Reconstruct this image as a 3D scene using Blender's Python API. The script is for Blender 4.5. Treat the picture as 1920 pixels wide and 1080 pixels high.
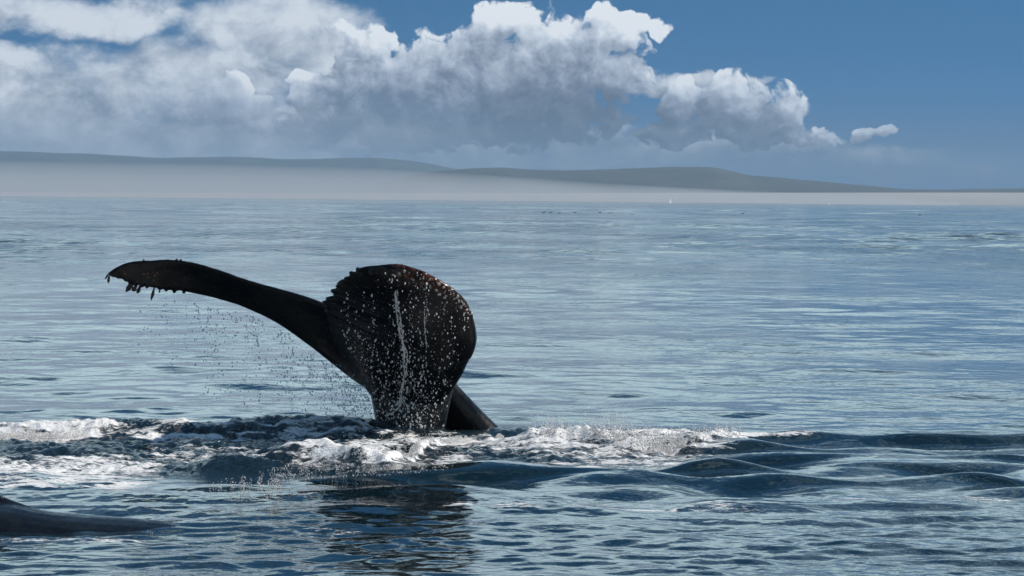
import bpy, math, random
import numpy as np
from mathutils import Vector

for o in list(bpy.data.objects):
    bpy.data.objects.remove(o, do_unlink=True)
SC = bpy.context.scene
COL = SC.collection
R = math.radians

# ------------------------------------------------------------------ camera
CAM_H, FPX = 2.1, 6300.0            # eye height over the water, focal length in 1920-px units
ROLL, PITCH = 0.0094, 164.5 / 6300.0
cam_d = bpy.data.cameras.new('camera')
cam_d.sensor_width = 36.0
cam_d.lens = FPX / 1920.0 * 36.0
cam_d.clip_start, cam_d.clip_end = 0.5, 60000.0
cam = bpy.data.objects.new('camera', cam_d)
COL.objects.link(cam)
SC.camera = cam
_f = Vector((0, math.cos(PITCH), -math.sin(PITCH)))
_R0, _U0 = Vector((1, 0, 0)), Vector((0, math.sin(PITCH), math.cos(PITCH)))
_r = _R0 * math.cos(ROLL) + _U0 * math.sin(ROLL)
_u = _U0 * math.cos(ROLL) - _R0 * math.sin(ROLL)
from mathutils import Matrix
cam.matrix_world = Matrix(((_r.x, _u.x, -_f.x, 0), (_r.y, _u.y, -_f.y, 0), (_r.z, _u.z, -_f.z, CAM_H), (0, 0, 0, 1)))
CAM = Vector((0, 0, CAM_H))


def ray(px, py):
    return _f * FPX + _r * (px - 960.0) + _u * (540.0 - py)


def at(px, py, Y):
    """survey helper: the place seen at picture point (px, py), Y metres out from the boat"""
    d = ray(px, py)
    return CAM + d * (Y / d.y)


def on_sea(px, py, z=0.0):
    d = ray(px, py)
    return CAM + d * ((z - CAM_H) / d.z)


# ------------------------------------------------------------------ light
SUN_EL, SUN_AZ = R(40), R(80)       # azimuth clockwise from straight ahead
SUN_DIR = Vector((math.sin(SUN_AZ) * math.cos(SUN_EL), math.cos(SUN_AZ) * math.cos(SUN_EL), math.sin(SUN_EL)))
sun_d = bpy.data.lights.new('sun', 'SUN')
sun_d.energy, sun_d.angle, sun_d.color = 4.9, R(0.53), (1.0, 0.94, 0.86)
sun = bpy.data.objects.new('sun', sun_d)
COL.objects.link(sun)
sun.rotation_euler = (-SUN_DIR).to_track_quat('-Z', 'Y').to_euler()
sun.location = (30, 40, 60)

SC.view_settings.view_transform = 'Standard'
SC.view_settings.look = 'None'
SC.view_settings.exposure = 0.0
SC.view_settings.gamma = 1.0
SC.view_settings.use_curve_mapping = False
SC.render.engine = 'CYCLES'
SC.cycles.max_bounces = 8
SC.cycles.diffuse_bounces = 3
SC.cycles.glossy_bounces = 4
SC.cycles.transmission_bounces = 6
SC.cycles.volume_bounces = 1
SC.cycles.transparent_max_bounces = 12
SC.cycles.sample_clamp_indirect = 4.0
SC.cycles.use_denoising = True


# ------------------------------------------------------------------ node helper
class X:
    """a socket with arithmetic, so that node maths can be written as expressions"""
    def __init__(s, g, sock):
        s.g, s.s = g, sock

    def _m(s, op, *a, clamp=False):
        n = s.g.nodes.new('ShaderNodeMath')
        n.operation, n.use_clamp = op, clamp
        for i, v in enumerate((s,) + a):
            if isinstance(v, X):
                s.g.links.new(v.s, n.inputs[i])
            else:
                n.inputs[i].default_value = v
        return X(s.g, n.outputs[0])

    def _c(s, v):
        if isinstance(v, X):
            return v
        n = s.g.nodes.new('ShaderNodeValue')
        n.outputs[0].default_value = v
        return X(s.g, n.outputs[0])

    def __add__(s, o): return s._m('ADD', o)
    __radd__ = __add__
    def __mul__(s, o): return s._m('MULTIPLY', o)
    __rmul__ = __mul__
    def __sub__(s, o): return s._m('SUBTRACT', o)
    def __rsub__(s, o): return s._c(o)._m('SUBTRACT', s)
    def __truediv__(s, o): return s._m('DIVIDE', o)
    def max(s, o): return s._m('MAXIMUM', o)
    def min(s, o): return s._m('MINIMUM', o)
    def smin(s, o, k): return s._m('SMOOTH_MIN', o, k)
    def pow(s, o): return s._m('POWER', o)
    def clamp(s): return s._m('ADD', 0.0, clamp=True)

    def step(s, a, b, lo=0.0, hi=1.0, kind='SMOOTHSTEP'):
        n = s.g.nodes.new('ShaderNodeMapRange')
        n.interpolation_type = kind
        s.g.links.new(s.s, n.inputs[0])
        for i, v in enumerate((a, b, lo, hi)):
            n.inputs[i + 1].default_value = v
        return X(s.g, n.outputs[0])

    # vectors
    def _v(s, op, *a, out=0):
        n = s.g.nodes.new('ShaderNodeVectorMath')
        n.operation = op
        for i, v in enumerate((s,) + a):
            if isinstance(v, X):
                s.g.links.new(v.s, n.inputs[i])
            else:
                n.inputs[i].default_value = v
        return X(s.g, n.outputs[out])

    def vadd(s, o): return s._v('ADD', o)
    def vmul(s, o): return s._v('MULTIPLY', o)
    def vma(s, m, a): return s._v('MULTIPLY_ADD', m, a)
    def dot(s, o): return s._v('DOT_PRODUCT', o, out=1)

    def scale(s, k):
        n = s.g.nodes.new('ShaderNodeVectorMath')
        n.operation = 'SCALE'
        s.g.links.new(s.s, n.inputs[0])
        if isinstance(k, X):
            s.g.links.new(k.s, n.inputs['Scale'])
        else:
            n.inputs['Scale'].default_value = k
        return X(s.g, n.outputs[0])

    def xyz(s):
        n = s.g.nodes.new('ShaderNodeSeparateXYZ')
        s.g.links.new(s.s, n.inputs[0])
        return [X(s.g, o) for o in n.outputs]

    def noise(s, scale, detail=4, rough=0.5, lac=2.0, dist=0.0, color=False, kind='FBM', norm=True, dim='3D'):
        n = s.g.nodes.new('ShaderNodeTexNoise')
        n.noise_dimensions = dim
        n.noise_type = kind
        n.normalize = norm
        s.g.links.new(s.s, n.inputs['Vector'])
        n.inputs['Scale'].default_value = scale
        n.inputs['Detail'].default_value = detail
        n.inputs['Roughness'].default_value = rough
        n.inputs['Lacunarity'].default_value = lac
        n.inputs['Distortion'].default_value = dist
        return X(s.g, n.outputs['Color' if color else 0])

    def voronoi(s, scale, detail=0.0, rough=0.5, feature='F1', rnd=1.0, smooth=0.5, out='Distance', dim='3D'):
        n = s.g.nodes.new('ShaderNodeTexVoronoi')
        n.voronoi_dimensions = dim
        n.feature = feature
        s.g.links.new(s.s, n.inputs['Vector'])
        n.inputs['Scale'].default_value = scale
        if 'Detail' in n.inputs:
            n.inputs['Detail'].default_value = detail
            n.inputs['Roughness'].default_value = rough
        n.inputs['Randomness'].default_value = rnd
        if feature == 'SMOOTH_F1':
            n.inputs['Smoothness'].default_value = smooth
        return X(s.g, n.outputs[out])


def combine(g, x, y, z):
    n = g.nodes.new('ShaderNodeCombineXYZ')
    for i, v in enumerate((x, y, z)):
        if isinstance(v, X):
            g.links.new(v.s, n.inputs[i])
        else:
            n.inputs[i].default_value = v
    return X(g, n.outputs[0])


def mix(g, fac, a, b, mode='MIX'):
    n = g.nodes.new('ShaderNodeMix')
    n.data_type, n.blend_type = 'RGBA', mode
    for sock, v in ((n.inputs[0], fac), (n.inputs[6], a), (n.inputs[7], b)):
        if isinstance(v, X):
            g.links.new(v.s, sock)
        else:
            sock.default_value = v if not isinstance(v, tuple) else (*v, 1.0)[:4]
    return X(g, n.outputs[2])


def ramp(g, fac, stops):
    n = g.nodes.new('ShaderNodeValToRGB')
    e = n.color_ramp.elements
    while len(e) < len(stops):
        e.new(0.5)
    for el, (p, c) in zip(e, stops):
        el.position, el.color = p, (*c, 1.0)
    g.links.new(fac.s, n.inputs[0])
    return X(g, n.outputs[0])


def srgb(r, g, b):
    def c(v):
        v /= 255.0
        return v / 12.92 if v <= 0.04045 else ((v + 0.055) / 1.055) ** 2.4
    return (c(r), c(g), c(b))


def uv_of(px, py):
    """direction of a cloud in units of 1000 px of arc: azimuth, elevation"""
    d = ray(px, py).normalized()
    return 6.3 * math.atan2(d.x, d.y), 6.3 * math.asin(d.z)

# ------------------------------------------------------------------ sky with its clouds
world = bpy.data.worlds.new('World')
SC.world = world
world.use_nodes = True
WG = world.node_tree
WG.nodes.clear()

CUMULUS = [  # centre and half-axes of the heaps, in px of the photograph's arc
    (690, 85, 55, 58), (672, 150, 52, 70), (770, 140, 110, 66), (870, 110, 100, 72), (915, 40, 62, 34), (920, 95, 80, 50), (975, 42, 62, 36), (1030, 75, 90, 56),
    (1090, 85, 110, 66), (1150, 55, 66, 52), (1205, 48, 50, 24), (1000, 150, 200, 90), (1120, 140, 110, 70),
    (1000, 225, 200, 62), (1090, 250, 80, 34), (880, 200, 190, 76), (720, 200, 190, 72), (590, 150, 70, 24), (760, 240, 240, 56),
    (435, 172, 52, 32), (490, 190, 44, 26), (430, 205, 90, 36),
    (1285, 190, 64, 48), (1350, 178, 66, 44), (1400, 205, 74, 50), (1455, 200, 62, 38), (1490, 210, 30, 34), (1400, 240, 140, 38),
    (1290, 250, 100, 28), (1240, 243, 38, 16), (1540, 242, 24, 14), (1640, 247, 26, 14), (1622, 262, 24, 10), (1500, 262, 110, 22),
]
STRATUS = [
    (120, 185, 380, 90), (60, 22, 290, 48), (240, 40, 120, 26), (480, 50, 150, 72), (560, 85, 150, 76), (400, 130, 190, 62),
    (250, 170, 300, 70), (100, 245, 360, 66), (450, 245, 360, 60), (610, 120, 80, 70), (850, 268, 460, 40), (1330, 147, 120, 18), (1250, 165, 80, 16),
    (1300, 285, 460, 30), (1640, 290, 160, 24), (1000, 310, 1100, 28), (20, 110, 70, 26), (150, 285, 420, 40), (700, 290, 420, 34),
]


def density_group(name, blobs, k, build):
    g = bpy.data.node_groups.new(name, 'ShaderNodeTree')
    g.interface.new_socket('P', in_out='INPUT', socket_type='NodeSocketVector')    # azimuth, elevation
    g.interface.new_socket('density', in_out='OUTPUT', socket_type='NodeSocketFloat')
    i, o = g.nodes.new('NodeGroupInput'), g.nodes.new('NodeGroupOutput')
    P = X(g, i.outputs[0])
    warp, tail = build(g, P)
    W = P.vadd(warp)
    q = None
    for (px, py, a, b) in blobs:
        u, v = uv_of(px, py)
        a, b = a / 1000, b / 1000
        d = W.vma((1 / a, 1 / b, 0), (-u / a, -v / b, 0))
        d = d.dot(d)
        q = d if q is None else q.smin(d, k)
    D = (1.0 - q).max(-1.6) + tail
    g.links.new(D.s, o.inputs[0])
    return g


def cu(g, P):
    c = P.noise(13, 3, 0.52, color=True, dim='2D').vadd((-0.5, -0.5, -0.5)).vmul((0.085, 0.07, 0))
    puff = P.vadd(c).voronoi(15, 3.0, 0.60, 'SMOOTH_F1', 1.0, 0.24, dim='2D')
    return c, (0.78 - puff) * 0.95


def st(g, P):
    S = P.vmul((1, 1.5, 0))
    n = S.noise(5.5, 7, 0.6, color=True, dim='2D').vadd((-0.5, -0.5, -0.5))
    return n.vmul((0.16, 0.10, 0)), n.xyz()[2] * 2.4


G_CU = density_group('cumulus_density', CUMULUS, 0.25, cu)
G_ST = density_group('stratus_density', STRATUS, 0.35, st)

tc = WG.nodes.new('ShaderNodeTexCoord')
DIR = X(WG, tc.outputs['Generated'])._v('NORMALIZE')
dx, dy, dz = DIR.xyz()
az = dx._m('ARCTAN2', dy) * 6.3
el = dz._m('ARCSINE') * 6.3
P = combine(WG, az, el, 0.0)


def dens(grp, off=None):
    n = WG.nodes.new('ShaderNodeGroup')
    n.node_tree = grp
    WG.links.new((P.vadd((off[0], off[1], 0)) if off else P).s, n.inputs[0])
    return X(WG, n.outputs[0])


# clear sky: the light of a higher elevation drawn down towards the horizon
sky = WG.nodes.new('ShaderNodeTexSky')
sky.sky_type = 'NISHITA'
sky.sun_disc = False
sky.sun_elevation, sky.sun_rotation = SUN_EL, SUN_AZ
sky.altitude, sky.air_density, sky.dust_density, sky.ozone_density = 0, 1.0, 0.0, 4.0
sv = combine(WG, dx, dy, dz.max(0.0) * 5.0 + 0.45)._v('NORMALIZE')
WG.links.new(sv.s, sky.inputs['Vector'])
SKY_K = 0.082
clear = X(WG, sky.outputs[0]).vmul((SKY_K * 0.52, SKY_K * 1.16, SKY_K * 1.28))
low = el.step(0.05, 0.24, 1, 0)
clear = mix(WG, low * 0.75, clear, srgb(88, 112, 142))

# the wider sky beyond the frame: milky low part and cloud made brighter than in view to lighten the water, deep blue above
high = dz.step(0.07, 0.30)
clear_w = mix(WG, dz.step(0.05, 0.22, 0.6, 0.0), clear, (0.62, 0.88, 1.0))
far_d = (DIR.vmul((1, 1, 1.6)).noise(9, 6, 0.6, dist=0.3) - 0.5) * 5.0 + 0.75 - high * 1.15
far_c = ramp(WG, (far_d * 0.3 + 0.3).clamp(), [(0.0, (0.88, 1.14, 1.22)), (0.5, (0.82, 1.08, 1.17)), (1.0, (0.61, 0.85, 0.95))])
wide = mix(WG, far_d.step(-0.35, 0.9) * dz.step(-0.01, 0.01), clear_w, far_c)

d_st = dens(G_ST)
d_cu = dens(G_CU)
d_cu1 = dens(G_CU, (0.012, 0.016))
d_cu2 = dens(G_CU, (0.035, 0.055))
a_cu = d_cu.step(-0.08, 0.28) * (1.0 - el.step(0.10, 0.24, 0.55, 0.0) * az.step(-0.32, 0.05, 1.0, 0.0))
a_st = d_st.step(-0.35, 0.9)

# stratus: soft grey to pale
d_st1 = dens(G_ST, (0.02, 0.035))
s_n = P.vmul((1, 1.5, 0)).noise(8, 6, 0.62, dist=0.2, dim='2D')
s_l = (s_n - 0.5) * el.step(0.04, 0.22, 0.5, 1.9) + (d_st - d_st1) * 0.16 + el.step(0.03, 0.36, 0.02, 0.74) + az.step(-0.9, 0.5, 0.26, 0.0) - az.step(0.3, 0.8, 0.0, 0.14) + el.step(0.05, 0.17, 0.16, 0.0) * az.step(-0.5, 0.5, 1.0, 0.0)
c_st = ramp(WG, s_l.clamp(), [(0.0, srgb(94, 115, 142)), (0.3, srgb(138, 151, 168)), (0.65, srgb(186, 196, 209)), (1.0, srgb(226, 233, 241))])

# cumulus: bright where the heap thins towards the sun, grey under and behind
s_c = (d_cu - d_cu1) * 0.50 + (d_cu - d_cu2) * 0.42
core = d_cu.step(0.0, 1.6, 0.0, 0.45)
u_, v_ = uv_of(1075, 232)
shade = (P.vma((1 / 0.17, 1 / 0.075, 0), (-u_ / 0.17, -v_ / 0.075, 0)))
shade = shade.dot(shade).step(0.0, 1.6, 1.0, 0.0)
tex = P.noise(24, 5, 0.62, dim='2D') - 0.5
l_c = 0.50 + tex * 0.42 - shade * 0.20 + s_c * 0.42 * az.step(-0.62, -0.30, 0.40, 1.0) * az.step(0.54, 0.68, 1.0, 0.55) + el.step(0.07, 0.36, -0.34, 0.20) - core * 0.35 + az.step(-0.48, -0.26, 0.16, 0.0)
c_cu = ramp(WG, l_c.clamp(), [(0.0, srgb(88, 102, 124)), (0.3, srgb(118, 130, 150)), (0.55, srgb(164, 176, 194)), (0.8, srgb(208, 218, 231)), (1.0, srgb(238, 244, 250))])

col = mix(WG, a_st * 0.94, clear, c_st)
col = mix(WG, a_cu, col, c_cu)


def background(c):
    b = WG.nodes.new('ShaderNodeBackground')
    WG.links.new(c.s, b.inputs[0])
    b.inputs[1].default_value = 1.0
    return b


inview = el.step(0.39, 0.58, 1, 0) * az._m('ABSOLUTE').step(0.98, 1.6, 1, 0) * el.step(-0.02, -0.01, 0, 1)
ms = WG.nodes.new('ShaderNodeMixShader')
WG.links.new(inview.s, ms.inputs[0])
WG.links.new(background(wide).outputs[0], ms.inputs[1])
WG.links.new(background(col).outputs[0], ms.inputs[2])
wo = WG.nodes.new('ShaderNodeOutputWorld')
WG.links.new(ms.outputs[0], wo.inputs[0])
world.cycles.sampling_method = 'MANUAL'
world.cycles.sample_map_resolution = 512

# ------------------------------------------------------------------ materials
def material(name):
    m = bpy.data.materials.new(name)
    m.use_nodes = True
    g = m.node_tree
    b = g.nodes['Principled BSDF']
    return m, g, b


def link(g, x, sock):
    g.links.new(x.s, sock)


def geo_pos(g):
    n = g.nodes.new('ShaderNodeNewGeometry')
    return X(g, n.outputs['Position'])


def attribute(g, name):
    n = g.nodes.new('ShaderNodeAttribute')
    n.attribute_name = name
    return X(g, n.outputs['Fac'])


def bump(g, height, strength, dist, normal=None):
    n = g.nodes.new('ShaderNodeBump')
    n.inputs['Strength'].default_value = strength
    n.inputs['Distance'].default_value = dist
    link(g, height, n.inputs['Height'])
    if normal is not None:
        g.links.new(normal, n.inputs['Normal'])
    return n.outputs[0]


def mesh_object(name, verts, faces, mat, parent=None, smooth=True):
    me = bpy.data.meshes.new(name)
    me.from_pydata([tuple(v) for v in verts], [], [tuple(int(i) for i in f) for f in faces])
    me.materials.append(mat)
    if smooth:
        me.shade_smooth()
    o = bpy.data.objects.new(name, me)
    COL.objects.link(o)
    if parent:
        o.parent = parent
    return o


def grid_object(name, V, mat, close_u=False):
    """V: (rows, cols, 3) array of points -> one quad sheet, built fast"""
    nr, nc = V.shape[:2]
    idx = np.arange(nr * nc).reshape(nr, nc)
    if close_u:
        idx = np.concatenate([idx, idx[:, :1]], axis=1)
    q = np.stack([idx[:-1, :-1], idx[:-1, 1:], idx[1:, 1:], idx[1:, :-1]], axis=-1).reshape(-1, 4)
    me = bpy.data.meshes.new(name)
    me.vertices.add(nr * nc)
    me.vertices.foreach_set('co', V.reshape(-1).astype(np.float32))
    me.loops.add(q.size)
    me.loops.foreach_set('vertex_index', q.reshape(-1).astype(np.int32))
    me.polygons.add(len(q))
    me.polygons.foreach_set('loop_start', np.arange(0, q.size, 4, dtype=np.int32))
    me.update(calc_edges=True)
    me.validate()
    me.polygons.foreach_set('use_smooth', np.ones(len(me.polygons), dtype=bool))
    me.materials.append(mat)
    o = bpy.data.objects.new(name, me)
    COL.objects.link(o)
    return o


def tag(o, label=None, cat=None, group=None, kind=None):
    if label: o['label'] = label
    if cat: o['category'] = cat
    if group: o['group'] = group
    if kind: o['kind'] = kind
    return o


RNG = np.random.default_rng(11)


_LAT = {}


def lattice(seed, n=256):
    if seed not in _LAT:
        _LAT[seed] = np.random.default_rng(seed).random((n, n))
    return _LAT[seed]


def vnoise(x, y, seed=0):
    """smooth value noise in [-1, 1]"""
    L = lattice(seed)
    xi, yi = np.floor(x).astype(int), np.floor(y).astype(int)
    fx, fy = x - xi, y - yi
    fx, fy = fx * fx * fx * (fx * (fx * 6 - 15) + 10), fy * fy * fy * (fy * (fy * 6 - 15) + 10)
    a, b = L[xi % 256, yi % 256], L[(xi + 1) % 256, yi % 256]
    c, d = L[xi % 256, (yi + 1) % 256], L[(xi + 1) % 256, (yi + 1) % 256]
    return 2 * ((a * (1 - fx) + b * fx) * (1 - fy) + (c * (1 - fx) + d * fx) * fy) - 1


def fbm(x, y, octv=4, seed=0, rough=0.5):
    s, a, t = 0, 1.0, 0.0
    for k in range(octv):
        s = s + a * vnoise(x * 2 ** k + 17.3 * k, y * 2 ** k - 9.1 * k, seed + k)
        t += a
        a *= rough
    return s / t


def sstep(x, a, b):
    t = np.clip((x - a) / (b - a), 0, 1)
    return t * t * (3 - 2 * t)


# ------------------------------------------------------------------ the far coast
hm, hg, hb = material('coastal_scrub')
n = geo_pos(hg).noise(0.012, 6, 0.6)
link(hg, ramp(hg, n, [(0.3, (0.030, 0.040, 0.030)), (0.55, (0.055, 0.060, 0.042)), (0.75, (0.085, 0.080, 0.058))]), hb.inputs['Base Color'])
hb.inputs['Roughness'].default_value = 0.9


def ridge(name, profile, Y, depth, rough, seed):
    """a range of hills: profile = crest line as seen from the boat, Y = distance of the crest"""
    pts = [at(px, py, Y) for px, py in profile]
    xs = np.linspace(pts[0].x, pts[-1].x, 260)
    zc = np.interp(xs, [p.x for p in pts], [p.z for p in pts])
    k = np.exp(-np.linspace(-2, 2, 9) ** 2)
    zc = np.convolve(np.pad(zc, 4, mode='edge'), k / k.sum(), mode='valid')
    t = np.linspace(-1, 1, 41)
    T, XX = np.meshgrid(t, xs, indexing='ij')
    prof = np.clip(1 - np.abs(T) ** 1.5, 0, 1)
    Z = zc[None, :] * prof
    Z = Z + rough * fbm(XX / 320, T * depth / 320, 5, seed) * prof * np.clip(zc[None, :] / 30, 0.1, 1)
    Z[0, :] = Z[-1, :] = -1.5
    V = np.stack([XX, Y + T * depth, Z], axis=-1)
    return grid_object(name, V, hm)


h = ridge('hills', [(-900, 262), (-500, 276), (-150, 280), (60, 283), (170, 288), (300, 297), (420, 295), (540, 299), (640, 296), (710, 297), (790, 307),
                    (850, 318), (900, 330), (980, 352), (1060, 374)], 11500, 900, 7, 31)
tag(h, 'faint long ridge of hills sinking into fog behind the left half of the sea', kind='structure')
h = ridge('headland', [(640, 374), (740, 336), (820, 322), (880, 316), (940, 314), (1000, 319), (1060, 320), (1140, 318), (1200, 316), (1250, 313.5), (1330, 313), (1360, 318), (1400, 328),
                       (1470, 334), (1540, 341), (1600, 346), (1680, 352), (1760, 356), (1820, 368), (1840, 376)], 7600, 600, 3, 47)
tag(h, 'dark grey headland with a low rounded summit across the bay', kind='structure')
h = ridge('low_coast', [(1560, 372), (1640, 355), (1700, 354.5), (1780, 355), (1830, 353.5), (1900, 354), (1960, 352), (2100, 351), (2500, 354), (2900, 352)], 8200, 250, 2.0, 53)
tag(h, 'thin dark strip of low coast at the right end of the horizon', kind='structure')

# ------------------------------------------------------------------ air: haze over everything, fog lying along the far shore
def volume_object(name, verts, faces, color, density, aniso):
    m = bpy.data.materials.new(name)
    m.use_nodes = True
    g = m.node_tree
    g.nodes.clear()
    v = g.nodes.new('ShaderNodeVolumePrincipled')
    v.inputs['Color'].default_value = (*color, 1)
    v.inputs['Density'].default_value = density
    v.inputs['Anisotropy'].default_value = aniso
    out = g.nodes.new('ShaderNodeOutputMaterial')
    g.links.new(v.outputs[0], out.inputs['Volume'])
    return tag(mesh_object(name, verts, faces, m, smooth=False), kind='stuff')


B, ZT = 14500.0, 200.0
bv = [(x, y, z) for z in (-4.0, ZT) for y in (-B, B) for x in (-B, B)]
volume_object('haze', bv, [(0, 2, 3, 1), (4, 5, 7, 6), (0, 1, 5, 4), (2, 6, 7, 3), (0, 4, 6, 2), (1, 3, 7, 5)], (0.40, 0.59, 0.80), 7.5e-5, 0.0)


def fog(name, line, Y0, Y1, wedge, density, color):
    """fog lying on the water between Y0 and Y1; line = its top edge seen from the boat"""
    V, F = [], []
    for px, py in line:
        p = at(px, py, Y0 if not wedge else Y1)
        zt = max(p.z, 2.0)
        s = p.x / (Y0 if not wedge else Y1)
        a = [(s * Y0, Y0, 0.6), (s * Y1, Y1, 0.6), (s * Y1, Y1, zt), (s * Y0, Y0, 1.2 if wedge else zt)]
        V += a
    m = len(line)
    for i in range(m - 1):
        for j in range(4):
            F.append((4 * i + j, 4 * i + (j + 1) % 4, 4 * i + 4 + (j + 1) % 4, 4 * i + 4 + j))
    F.append((0, 3, 2, 1))
    e = 4 * (m - 1)
    F.append((e, e + 1, e + 2, e + 3))
    return volume_object(name, V, F, color, density, 0.0)


fog('fog_bank', [(-900, 360), (700, 362), (1000, 361.5), (1300, 361), (1920, 360.5), (2600, 360), (2900, 360)], 5600, 6100, False, 4.0e-3, (0.92, 0.89, 0.85))
fog('fog_veil', [(-900, 296), (0, 300), (400, 306), (700, 314), (900, 326), (1150, 344), (1500, 362), (1800, 378)], 5000, 5580, True, 3.6e-3, (0.88, 0.87, 0.87))

# ------------------------------------------------------------------ the sea
def survey(Xp, Yp, Zp):
    """where points of the place stand in the photograph (used to lay out waves and foam at their places)"""
    dx, dy, dz = Xp, Yp, Zp - CAM_H
    f = dx * _f.x + dy * _f.y + dz * _f.z
    r = dx * _r.x + dy * _r.y + dz * _r.z
    u = dx * _u.x + dy * _u.y + dz * _u.z
    f = np.maximum(f, 0.5)
    return 960 + FPX * r / f, 540 - FPX * u / f


NT = 640
rr = np.concatenate([np.geomspace(3, 16, 20)[:-1], np.geomspace(16, 34, 540)[:-1], np.geomspace(34, 90, 250)[:-1], np.linspace(90, 320, 310)[:-1], np.linspace(320, 1200, 340)[:-1], np.geomspace(1200, 14000, 40)])
half = R(14)
th = np.concatenate([np.linspace(-half, half, NT), np.linspace(half, 2 * np.pi - half, 40)[1:-1]])
Rg, Tg = np.meshgrid(rr, th, indexing='ij')
SX, SY = Rg * np.sin(Tg), Rg * np.cos(Tg)
spacing = np.gradient(rr)[:, None] * np.ones_like(SX)
spacing[:, NT:] = np.maximum(spacing[:, NT:], 0.1 * Rg[:, NT:])
PX, PY = survey(SX, SY, np.zeros_like(SX))
PX = np.where(SY > 2, PX, -9e4)
LV = PY - 0.0094 * (PX - 960)          # picture height with the tilt of the horizon taken out


def band(v, a, b, soft):
    return sstep(v, a - soft, a + soft) * (1 - sstep(v, b - soft, b + soft))


wild = sstep(LV, 785, 830) * (1 - sstep(LV, 905, 965))          # the water the tail has stirred up
near = sstep(LV, 930, 1000)
H = np.zeros_like(SX)
rw = np.random.default_rng(5)


def waves(n, lo, hi, slope, spread, heading, amp):
    """a group of n sine trains, wavelengths lo..hi"""
    out = np.zeros_like(SX)
    for k in range(n):
        lam = lo * (hi / lo) ** rw.random()
        a = heading + rw.normal() * spread
        kx, ky = 2 * np.pi / lam * math.sin(a), 2 * np.pi / lam * math.cos(a)
        s = slope * lam / (2 * np.pi) / math.sqrt(n) * (0.6 + 0.8 * rw.random())
        w = np.exp(-(spacing * 3.0 / lam) ** 4)
        out += s * w * np.sin(kx * SX + ky * SY + rw.random() * 6.283)
    return out * amp


ruffle = 0.75 + 0.55 * fbm(SX / 9, SY / 14, 3, 61)
H += waves(10, 5.0, 14.0, 0.016, 0.5, 0.2, 1.0)
H += waves(30, 1.0, 3.4, 0.050, 0.75, 0.1, ruffle * (1 - 0.35 * near))
gust = np.clip(0.9 + 1.3 * fbm(SX / 40, SY / 70, 3, 67), 0.25, 2.0)
H += waves(36, 2.4, 6.0, 0.085, 0.45, 0.05, sstep(Rg, 60, 150) * gust)
H += waves(26, 6.0, 20.0, 0.055, 0.40, -0.05, sstep(Rg, 150, 400) * gust)
H += waves(40, 0.35, 1.0, 0.060, 1.0, -0.2, ruffle * (1 - 0.55 * wild))
H += waves(30, 0.20, 0.5, 0.09, 1.1, 0.0, near)
H += waves(30, 0.8, 2.1, 0.15, 0.8, 0.15, wild * (0.35 + 0.65 * sstep(PX, 250, 700)))


def swell(px, py, length, depth, height, turn=0.0, skew=0.0):
    """one wave: a ridge at a surveyed place, length and depth in metres"""
    global H
    c = on_sea(px, py)
    X0, Y0 = SX - c.x, SY - c.y
    ca, sa = math.cos(turn), math.sin(turn)
    a, b = X0 * ca + Y0 * sa, -X0 * sa + Y0 * ca
    b = b + 0.10 * np.sin(a * 2.1 + px) + 0.06 * np.sin(a * 4.7 + py)
    d = np.where(b < 0, depth * (1 - skew), depth * (1 + skew))     # steeper towards the boat
    H = H + height * np.exp(-(a / length) ** 2) * np.exp(-(b / d) ** 2)


for w in ((250, 815, 2.2, 0.42, 0.11, 0.0, 0.3), (560, 812, 1.0, 0.35, 0.09, 0.0, 0.3), (1500, 832, 1.5, 0.36, 0.075, -0.05, 0.3), (2000, 840, 1.6, 0.36, 0.08, 0.04, 0.3),
          (1400, 852, 0.50, 0.30, 0.085, 0.12, 0.45), (1330, 890, 0.50, 0.26, 0.075, 0.0, 0.45), (1480, 868, 0.60, 0.28, 0.05, -0.1, 0.4), (1690, 884, 0.60, 0.28, 0.045, 0.05, 0.4),
          (1880, 872, 0.45, 0.30, 0.08, 0.12, 0.4), (1860, 905, 0.6, 0.25, 0.05, 0.0, 0.4), (1060, 896, 0.9, 0.30, 0.06, 0.0, 0.45), (800, 893, 0.75, 0.34, 0.085, 0.0, 0.45), (1560, 905, 0.7, 0.24, 0.04, 0.0, 0.4),
          (590, 872, 0.60, 0.42, 0.15, 0.05, 0.5), (450, 892, 0.35, 0.40, 0.11, 0.18, 0.45), (660, 842, 0.45, 0.4, 0.07, 0.0, 0.2), (1180, 838, 0.9, 0.4, 0.04, 0.0, 0.2), (1270, 842, 0.35, 0.3, 0.05, 0.0, 0.2)):
    swell(*w)

# churned, aerated water left of and round the tail
churn = np.maximum.reduce([band(PX, -2000, 700, 60) * band(LV, 808, 902, 12), band(PX, 600, 1330, 90) * band(LV, 806, 868, 12)])
nearby = (Rg < 60) * 1.0
H += churn * (0.040 * fbm(SX / 0.30, SY / 0.45, 4, 71, 0.65) + 0.028 * np.abs(fbm(SX / 0.09, SY / 0.16, 2, 75)))
rip = band(LV, 925, 985, 14)
H += rip * 0.010 * fbm(SX / 0.16, SY / 0.3, 3, 77, 0.6) * sstep(fbm(SX / 0.7, SY / 0.9, 2, 79), -0.2, 0.5)
H *= 1 - sstep(Rg, 3000, 5000)

# foam lying on the surface
streak = 0.5 + 0.5 * fbm(SX / 0.30, SY / 0.40, 4, 81, 0.62)


def patch(x0, x1, y0, y1, sx=40, sy=6):
    return band(PX, x0, x1, sx) * band(PY, y0, y1, sy)


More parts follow.
